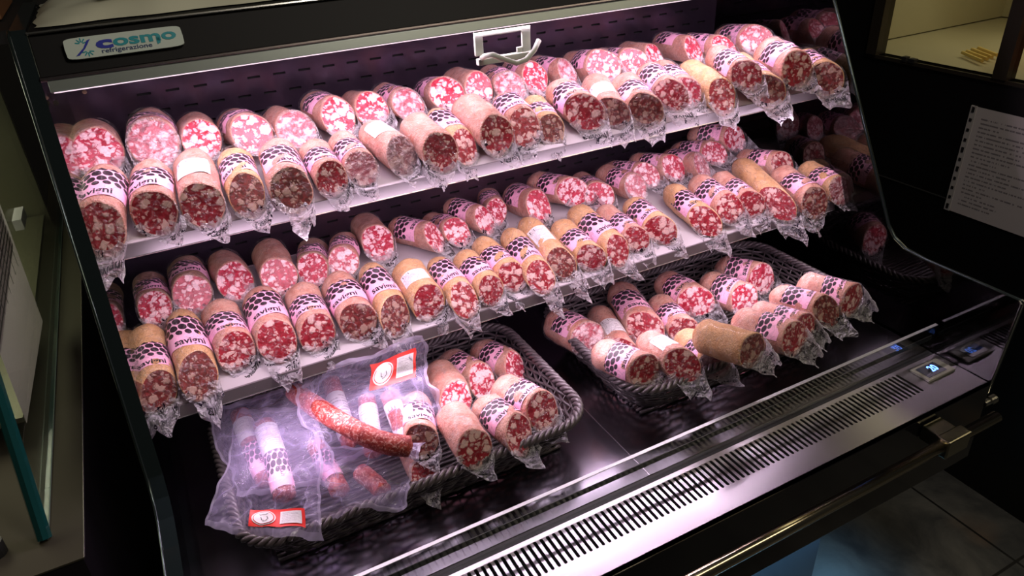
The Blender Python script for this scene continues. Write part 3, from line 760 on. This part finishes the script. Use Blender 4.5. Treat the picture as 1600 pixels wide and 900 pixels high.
# ================================================================== VACUUM POUCHES AND THIN SALAMI
def quadpt(cor, u, v): return cor[0]*(1-u)*(1-v)+cor[1]*u*(1-v)+cor[2]*u*v+cor[3]*(1-u)*v
def px3(u, v, z): return at_plane(u, v, (0, 0, Z(z)), Vector((0, 0, 1)))
def thin_skin():
    mt = M('thin_salami_skin', rough=.45, spec=.3); t = NT(mt); v = t.coord('Object', scale=60.); vw = t.warp(v, 1.5, .8)
    n = t.noise(vw, 1.6, 3., .6); n2 = t.noise(vw, 4.2, 3., .6)
    c = t.mix(t.ramp(n.outputs[0], .38, .62), (.20, .016, .016), (.34, .05, .04))
    t.link(t.mix(t.ramp(n2.outputs[0], .50, .64, 0, .85), c, (.58, .27, .24)), t.b.inputs['Base Color'])
    t.link(t.bump(n2.outputs[0], .5, .002), t.b.inputs['Normal']); return mt
STICKM = thin_skin()
BARE = bpy.data.materials
def thin_salami(path, r, parent=None, label=None, bands=(), seed=0):
    P = [Vector(p) for p in path]
    # resample with Catmull-Rom
    pts = []
    Q = [P[0]*2-P[1]]+P+[P[-1]*2-P[-2]]
    for i in range(1, len(Q)-2):
        for k in range(8):
            t = k/8; a, b_, c, d = Q[i-1:i+3]
            pts.append(.5*((2*b_)+(-a+c)*t+(2*a-5*b_+4*c-d)*t*t+(-a+3*b_-3*c+d)*t**3))
    pts.append(P[-1].copy()); n = len(pts)
    o = empty('thin_salami', tuple(pts[n//2]-Vector((0, 0, r))), label, 'salami', 'thin salami in clear pouches'); OO = Vector(o.location)
    rr = []
    for i in range(n):
        q = i/(n-1); e = min(1, math.sqrt(max(0., 1-(1-min(1, q/.10))**2))+.18)*min(1, math.sqrt(max(0., 1-(1-min(1, (1-q)/.08))**2))+.18)
        rr.append(r*e*(1+.06*nz(q*9, seed, 0)))
    bb = B(); bb.tube([p-OO for p in pts], rr, 16); bb.build('skin', STICKM, o, smooth=True)
    for (q0, q1, kind) in bands:
        i0, i1 = int(q0*(n-1)), int(q1*(n-1)); bb = B()
        d = (pts[i1]-pts[i0]).normalized(); x = d.cross(Vector((0, -.5, 1))).normalized(); z = x.cross(d)
        if z.z < 0: z = -z
        c0 = pts[i0]; L = (pts[i1]-c0).length
        def pt(a, y, k=1.06): return c0-OO+d*y+(x*math.sin(a)+z*math.cos(a))*r*k
        if kind == 'white':
            bb.grid(lambda u, v: pt(-1.6+3.2*u, L*v), 14, 4); bb.build('info_sticker', STICK, o, smooth=True)
        else:
            bb.grid(lambda u, v: pt(-1.75+3.5*u, L*(1-v)), 24, 6)
            vs, fs = SAV; k = r*.95
            bb.add([pt(-.2+v.y*.8, L*.5+v.x*L*.34, 1.09) for v in vs], fs, 1); bb.build('label_band', [BAND, INK], o, smooth=True)
    return o
def pouch(cor, label, seed, amp=.010, red=None, seal=.10):
    c = [px3(*p) for p in cor]; cen = (c[0]+c[1]+c[2]+c[3])/4
    o = empty('vacuum_pouch', tuple(cen), label, 'pouch', 'clear pouches in the left basket')
    nrm = (c[1]-c[0]).cross(c[3]-c[0]).normalized()
    if nrm.z < 0: nrm = -nrm
    def sheet(u, v, k=0.):
        p = quadpt(c, u, v); e = math.sin(math.pi*u)**.5*math.sin(math.pi*v)**.5
        h = amp*(1.5*nz(u*2.3, v*2.3, seed)+.8*nz(u*6, v*6, seed+5))*(.35+e)+e*amp*1.2
        eu, ev = (2*u-1), (2*v-1)
        su = .055*nz(v*3.2, seed, 1)+.035*nz(v*9, seed, 3)*abs(eu)**3; sv = .045*nz(u*4, seed, 6)*abs(ev)**2+.03*nz(u*11, seed, 8)*abs(ev)**4
        h += amp*1.6*max(0., (v-.78)/.22)*math.sin(u*10+seed)*.6
        return p+nrm*(h+k)+(c[1]-c[0])*su+(c[3]-c[0])*sv-cen
    for nm, k in (('front_film', 0.),):
        bb = B(); bb.grid(lambda u, v: sheet(u, v, k), 40, 40, 0, lambda u, v: 1 if min(u*1.6, v, (1-u)*1.6, 1-v) < seal*.42 else 0); bb.build(nm, [POUCH, POUCHE], o, smooth=True)
    if red:
        (u0, v0, du, dv) = red; bb = B()
        F = lambda a, b_, k=.0015: sheet(u0+du[0]*a+dv[0]*b_, v0+du[1]*a+dv[1]*b_, k)
        bb.grid(lambda a, b_: F(a, b_), 12, 8, 0)
        def disc(ca, cb, ra, rb, k, mi):
            n_ = 28; bb.add([F(ca, cb, k)]+[F(ca+ra*math.cos(2*math.pi*i/n_), cb+rb*math.sin(2*math.pi*i/n_), k) for i in range(n_)], [(0, 1+i, 1+(i+1) % n_) for i in range(n_)], mi)
        disc(.27, .5, .225, .42, .0026, 1); disc(.27, .5, .20, .375, .0032, 0); disc(.27, .5, .185, .345, .0038, 1)
        def stroke(pts, w_):
            for (a0, b0), (a1, b1) in zip(pts, pts[1:]):
                d = Vector((a1-a0, b1-b0)); l = d.length or 1; nx, ny = -d.y/l*w_, d.x/l*w_*1.8
                bb.add([F(a0+nx, b0+ny, .0044), F(a0-nx, b0-ny, .0044), F(a1-nx, b1-ny, .0044), F(a1+nx, b1+ny, .0044)], [(0, 1, 2, 3)], 2)
        stroke([(.19, .30), (.21, .36), (.25, .30), (.30, .33), (.35, .28)], .006); stroke([(.22, .45), (.24, .62), (.28, .66)], .006); stroke([(.33, .45), (.36, .58), (.31, .70), (.26, .72)], .006)
        o0 = len(bb.v); bb.grid(lambda a, b_: F(.57+.37*a, .14+.70*b_, .0026), 4, 4, 3)
        bb.build('red_label', [RED, WHITE, INK, STICK], o, smooth=False)
    return o
# pouch with three thin salami leaning on the shelf edge
thin_salami([px3(515, 590, -.845), px3(530, 640, -.865), px3(550, 700, -.885)], .017, label='short thin salami in the pouch with the red label, nearest its left edge', bands=((.35, .9, 'white'),), seed=1)
thin_salami([px3(572, 617, -.845), px3(578, 660, -.865), px3(585, 715, -.885)], .017, label='thin salami with white sticker below the red rectangular label, middle of three', bands=((.3, .9, 'white'),), seed=2)
thin_salami([px3(606, 612, -.840), px3(622, 655, -.860), px3(640, 700, -.885)], .017, label='thin salami with white sticker, right of three beneath the red label', bands=((.3, .9, 'white'),), seed=3)
pouch([(450, 590, -.76), (660, 527, -.735), (694, 665, -.87), (505, 735, -.875)], 'large clear pouch with red rectangular label leaning against the lower shelf edge', 3, .008,
      red=(.555, .12, (.355, .0), (.0, .29)))
# left pouches
thin_salami([px3(372, 640, -.855), px3(395, 700, -.875), px3(420, 760, -.895)], .018, label='thin salami with white sticker at the left basket rim, behind the labelled one', bands=((.20, .46, 'white'), (.5, .93, 'pink')), seed=4)
pouch([(312, 640, -.80), (480, 598, -.785), (530, 755, -.885), (372, 775, -.895)], 'clear pouch standing at the left end of the left basket', 8, .008)
thin_salami([px3(410, 655, -.842), px3(432, 720, -.868), px3(447, 785, -.892)], .019, label='thin salami with white sticker above a pink spotted label in the nearest pouch', bands=((.16, .46, 'white'), (.47, .88, 'pink')), seed=5)
pouch([(378, 640, -.815), (500, 628, -.815), (506, 842, -.893), (322, 826, -.893)], 'nearest clear pouch, its end with a red label hanging over the basket rim', 14, .007, red=(.36, .835, (.50, -.02), (.0, .115)))
thin_salami([px3(452, 606, -.80), px3(500, 640, -.812), px3(560, 675, -.826), px3(605, 693, -.838), px3(645, 698, -.846)], .0185, label='long bare red thin salami lying diagonally across the pouches', seed=6)
thin_salami([px3(490, 690, -.885), px3(515, 735, -.895), px3(535, 775, -.905)], .017, label='thin salami with pink spotted label, low and central in the left basket', bands=((.25, .70, 'pink'),), seed=9)
thin_salami([px3(560, 735, -.90), px3(585, 755, -.90), px3(600, 770, -.90)], .016, label='stubby thin salami end low in the pouch at the basket front', seed=7)
pouch([(500, 700, -.875), (665, 690, -.865), (632, 790, -.892), (470, 815, -.895)], 'crumpled clear pouch over the front rim of the left basket', 21, .012)

# ================================================================== TOP OF THE CANOPY
def crumple(name, x0, x1, y0, y1, z0, h, mat, label, cat, seed):
    bb = B(); cx_, cy_ = (x0+x1)/2, (y0+y1)/2; o = empty(name, (cx_, cy_, z0), label, cat)
    def f(u, v):
        e = (1-abs(2*u-1)**6)*(1-abs(2*v-1)**4); x = x0+(x1-x0)*u; y = y0+(y1-y0)*v
        return (x-cx_+.01*nz(v*6, seed, u*3), y-cy_+.01*nz(u*7, v*3, seed), max(.0, e*h*(.75+.35*nz(u*3, v*3, seed)+.18*nz(u*9, v*7, seed))))
    bb.grid(f, 60, 30); bb.build('sheet', mat, o, smooth=True)
    return o
bagm = M('clouded_bag_plastic', (.52, .53, .42), .3, 0., .6)
cb_ = crumple('plastic_bag', -.11, .36, 1.335, 1.64, Z(-.168), .045, bagm, 'crumpled cloudy plastic bag lying on top of the black canopy', 'bag', 5)
bb = B(); bb.grid(lambda u, v: (.0+.13*u, 1.36+.03*u+.2*v, Z(-.118)+.004*math.sin(u*3)), 6, 4)
pso = bb.build('paper_sheet', M('grey_white_paper', (.62, .60, .56), .6)); tag(pso, 'white paper sheet on the plastic bag above the maker plate', 'paper')

# ================================================================== LEFT COUNTER
lc = empty('deli_counter', (-.7, 1.5, 0), 'glass-sided deli counter of olive steel at the left edge of the photo', 'counter'); LO = Vector((-.7, 1.5, 0))
def lpart(bb, name, mats, parent=None, **k):
    o = bb.build(name, mats, parent or lc, **k)
    if parent is None: o.location = -LO
    return o
bb = B(); bb.box((-1.2, .968, .05), (-.256, 3.0, Z(-.853))); lpart(bb, 'counter_body', M('counter_gloss_black', (.010, .008, .011), .22))
bb = B(); bb.box((-1.2, .966, Z(-.853)), (-.254, 3.0, Z(-.850))); lpart(bb, 'counter_deck', M('counter_deck_steel', (.050, .045, .032), .8, 0., .15))
bb = B(); bb.tube([(-.2535, .966, Z(-.8505)), (-.2535, 3.0, Z(-.8505))], .0012, 5); lpart(bb, 'deck_edge', M('deck_edge_metal', (.5, .45, .48), .25, 1.))
pp = [(1.03, Z(-.848)), (2.9, Z(-.848)), (2.9, Z(-.228)), (1.384, Z(-.228))]
bb = B(); n = 4; vs = [(-.31, y, z) for y, z in pp]+[(-.302, y, z) for y, z in pp]
bb.add(vs, [(0, 1, 2, 3), (7, 6, 5, 4)], 0); bb.add(vs, [(i, i+4, (i+1) % 4+4, (i+1) % 4) for i in range(4)], 1)
gp = lpart(bb, 'side_glass', [GLASS, GEDGE])
bb = B(); bb.tube([(-.302, 1.03, Z(-.848)), (-.302, 2.9, Z(-.848))], .0013, 5); lpart(bb, 'glass_edge', M('glass_edge_bright', (.35, .45, .40), .2, .7), gp)
bb = B(); bb.tube([(-.306, 1.032, Z(-.846)), (-.306, 1.384, Z(-.230))], .0105, 8); lpart(bb, 'glass_edge', GEDGE, gp)
bb = B(); bb.box((-1.2, 2.35, Z(-.85)), (-.32, 2.38, Z(-.05))); bb.box((-.95, 1.1, Z(-.85)), (-.92, 2.35, Z(-.05)))
lpart(bb, 'inner_wall', OLIVE)
bb = B(); bb.box((-.92, 1.6, Z(-.42)), (-.33, 2.34, Z(-.415))); lpart(bb, 'inner_shelf', GLASS)
bb = B(); bb.box((-.92, 1.3, Z(-.80)), (-.33, 2.34, Z(-.79))); lpart(bb, 'inner_tray', OLIVE)
bb = B(); bb.tube([(-.37, 1.04, Z(-.850)), (-.37, 1.04, Z(-.825))], .014, 16); lpart(bb, 'foot_knob', MATTE)
bb = B(); bb.box((-.255, 1.9, Z(-.3)), (-.25, 2.0, Z(-.1))) if False else None
def thin_paper(name, c):
    mt = M(name, c, .6); t = NT(mt); tl = t.new('ShaderNodeBsdfTranslucent'); tl.inputs[0].default_value = (*c, 1)
    mx = t.new('ShaderNodeMixShader'); mx.inputs[0].default_value = .55
    t.link(t.b.outputs[0], mx.inputs[1]); t.link(tl.outputs[0], mx.inputs[2]); t.link(mx.outputs[0], t.n['Material Output'].inputs[0]); return mt
# table sheet taped inside the glass
pq = print_mat('price_table_paper', (.74, .64, .70), (.10, .08, .10), 26, 1.6)
def pan(u, v): return (-.3125, 1.235+.44*u+.0*v, Z(-.765)+.40*v-.03*u)
bb = B(); bb.grid(lambda u, v: pan(u, v), 4, 4)
bb.v = [(x, y+(z-Z(-.765))*.30, z) for x, y, z in bb.v]
o = bb.build('price_table_sheet', [WHITE]); o.data.materials.clear(); o.data.materials.append(thin_paper('pink_lit_sheet', (.78, .68, .76))); tag(o, 'white paper price sheet taped inside the left counter glass', 'paper')  # lilac tint puts the pink LED light into the white paper's colour
def tbl(u, v): return (-.3118 + .0, 1.235+.44*u+.40*v*.30, Z(-.765)+.40*v-.03*u)
bb = B()
bb.add([tbl(a, b_) for a, b_ in ((.0, .30), (.92, .42), (.92, .98), (.0, .98))], [(0, 1, 2, 3)], 0)
tb = bb.build('printed_table', thin_paper('grey_print_block', (.50, .44, .47)), o)
bb = B()
for i in range(22):
    v0 = .32+i*.03; bb.add([(tbl(a, b_)[0]+.0006,)+tbl(a, b_)[1:] for a, b_ in ((.0, v0), (.92, v0+.11), (.92, v0+.121), (.0, v0+.011))], [(0, 1, 2, 3)])
for i in range(8):
    u0 = .05+i*.115; bb.add([(tbl(a, b_)[0]+.0006,)+tbl(a, b_)[1:] for a, b_ in ((u0, .34), (u0+.012, .34), (u0+.012, .98), (u0, .98))], [(0, 1, 2, 3)])
bb.build('table_lines', INK, o)
bb = B(); bb.box((-.33, 1.88, Z(-.66)), (-.3115, 1.97, Z(-.635))); o = bb.build('price_card', WHITE); tag(o, 'small white price card inside the left counter glass', 'card')
bb = B(); bb.box((-.60, 1.9, Z(-.79)), (-.57, 2.0, Z(-.60))); o = bb.build('red_box', M('dull_red_card', (.30, .02, .02), .5), bevel=.002); tag(o, 'narrow dull red box standing in the left counter', 'box')
# brown boxes far left behind the case
bb = B(); bb.box((-.42, 1.75, Z(-.20)), (-.19, 2.05, Z(.05))); bb.box((-.425, 1.74, Z(-.07)), (-.185, 2.06, Z(-.055)))
o = bb.build('cardboard_box', WOODM, bevel=.003); o.location = (0, 0, 0); tag(o, 'brown box at the top left corner behind the case', 'box')
bb = B(); bb.box((-.95, 1.62, Z(-.225)), (-.17, 2.34, Z(-.203))); lpart(bb, 'counter_top', MATTE)

# ================================================================== RIGHT CABINET
rc = empty('wall_cabinet', (2.3, 1.2, 0), 'tall black cabinet on the right with a lit glass hatch', 'cabinet'); RO = Vector((2.3, 1.2, 0))
def rpart(bb, name, mats, parent=None, **k):
    o = bb.build(name, mats, parent or rc, **k)
    if parent is None: o.location = -RO
    return o
CAB = M('cabinet_black', (.0035, .0035, .004), .4)
xf = 1.95; wy0, wy1, wz0, wz1 = .60, 1.453, Z(-.517), Z(.05)
bb = B(); bb.box((xf, .55, 0), (xf+.03, 3.19, wz0)); bb.box((xf, .55, wz1), (xf+.03, 3.19, 2.4)); bb.box((xf, wy1, wz0), (xf+.03, 3.19, wz1)); bb.box((xf, .55, wz0), (xf+.03, wy0, wz1)); bb.box((xf+.03, .55, 0), (2.78, .565, 2.4)); bb.box((2.765, .565, 0), (2.78, 3.19, 2.4))
rpart(bb, 'front_panel', CAB)
bb = B(); bb.box((xf-.003, .55, Z(-.865)), (xf, 3.0, Z(-.862))); rpart(bb, 'panel_seam', M('seam_grey', (.03, .03, .03), .4))
bb = B(); bb.box((xf+.03, .57, wz0-.02), (2.75, 1.60, wz0-.004)); bb.box((2.72, .57, wz0), (2.75, 1.60, 1.95)); bb.box((xf+.03, 1.57, wz0), (2.72, 1.60, 1.95)); bb.box((xf+.03, .57, wz0), (2.72, .59, 1.95)); bb.box((xf+.03, .57, 1.95), (2.75, 1.6, 1.97))
rpart(bb, 'cabinet_interior', M('cream_laminate', (.52, .47, .30), .45))
bb = B(); bb.box((xf-.012, wy1-.004, wz0), (xf+.03, wy1+.03, wz1)); bb.box((xf-.006, wy0, wz0-.010), (xf+.03, wy1+.02, wz0)); bb.box((xf-.010, 1.068, wz0), (xf+.03, 1.104, wz1))
rpart(bb, 'hatch_frame', M('dark_bronze_frame', (.035, .028, .020), .35, .3))
bb = B(); bb.box((xf+.010, 1.104, wz0), (xf+.014, wy1, wz1)); bb.box((xf+.010, wy0, wz0), (xf+.014, 1.068, wz1)); rpart(bb, 'hatch_glass', GLASS)
bb = B(); bb.box((xf-.009, 1.352, wz0-.003), (xf+.008, 1.366, wz0+.010)); bb.box((xf-.009, 1.326, wz0-.003), (xf+.008, 1.345, wz0+.008)); rpart(bb, 'hatch_lock', MATTE)
bb = B()
for (ua, va), (ub, vb) in (((1504, 82), (1535, 95)), ((1511, 80), (1543, 92)), ((1519, 77), (1550, 89)), ((1529, 75), (1558, 86))): bb.tube([px3(ua, va, -.508), px3(ub, vb, -.508)], .005, 8)  # yellow rods shaped in place of light reflections in the hatch
o = bb.build('reflection_streaks', M('golden_reflection', (.85, .62, .18), .5)); tag(o, 'row of golden breadsticks behind the cabinet glass', 'reflections', kind=None)
o_b = o
bb = B(); bb.box((2.05, .93, wz0+.001), (2.25, 1.055, wz0+.20)); bb.box((2.048, .93, wz0+.13), (2.05, 1.055, wz0+.145))
o = bb.build('snack_packet', M('orange_packet', (.70, .13, .03), .4), bevel=.01); tag(o, 'orange red packet at the right edge behind the cabinet glass', 'packet')
# printed notice in a punched sleeve
nt = empty('notice_sleeve', (xf-.003, 1.03, Z(-.89)), 'printed white notice in a clear punched sleeve hanging on the black cabinet', 'notice'); NO = Vector(nt.location)
NP = print_mat('notice_paper', (.50, .46, .46), (.20, .18, .19), 26, 1.2)
bb = B(); bb.grid(lambda u, v: (xf-.004, 1.122-.215*u, Z(-.892)+.296*(1-v)) , 2, 2)
for k in bb.uv: bb.uv[k] = bb.uv[k]
bb.v = [tuple(Vector(p)-NO) for p in bb.v]; bb.build('notice_page', NP, nt)
bb = B(); bb.box(Vector((xf-.006, 1.122, Z(-.893)))-NO, Vector((xf-.002, 1.138, Z(-.595)))-NO); bb.build('punched_strip', M('sleeve_strip', (.42, .40, .39), .35), nt)
bb = B()
for i in range(11):
    zc = Z(-.88)+.0275*i; hh = .004 if i % 3 == 2 or i % 2 else .007
    bb.box(Vector((xf-.0072, 1.1265, zc-hh))-NO, Vector((xf-.0055, 1.1335, zc+hh))-NO)
bb.build('punch_holes', MATTE, nt)
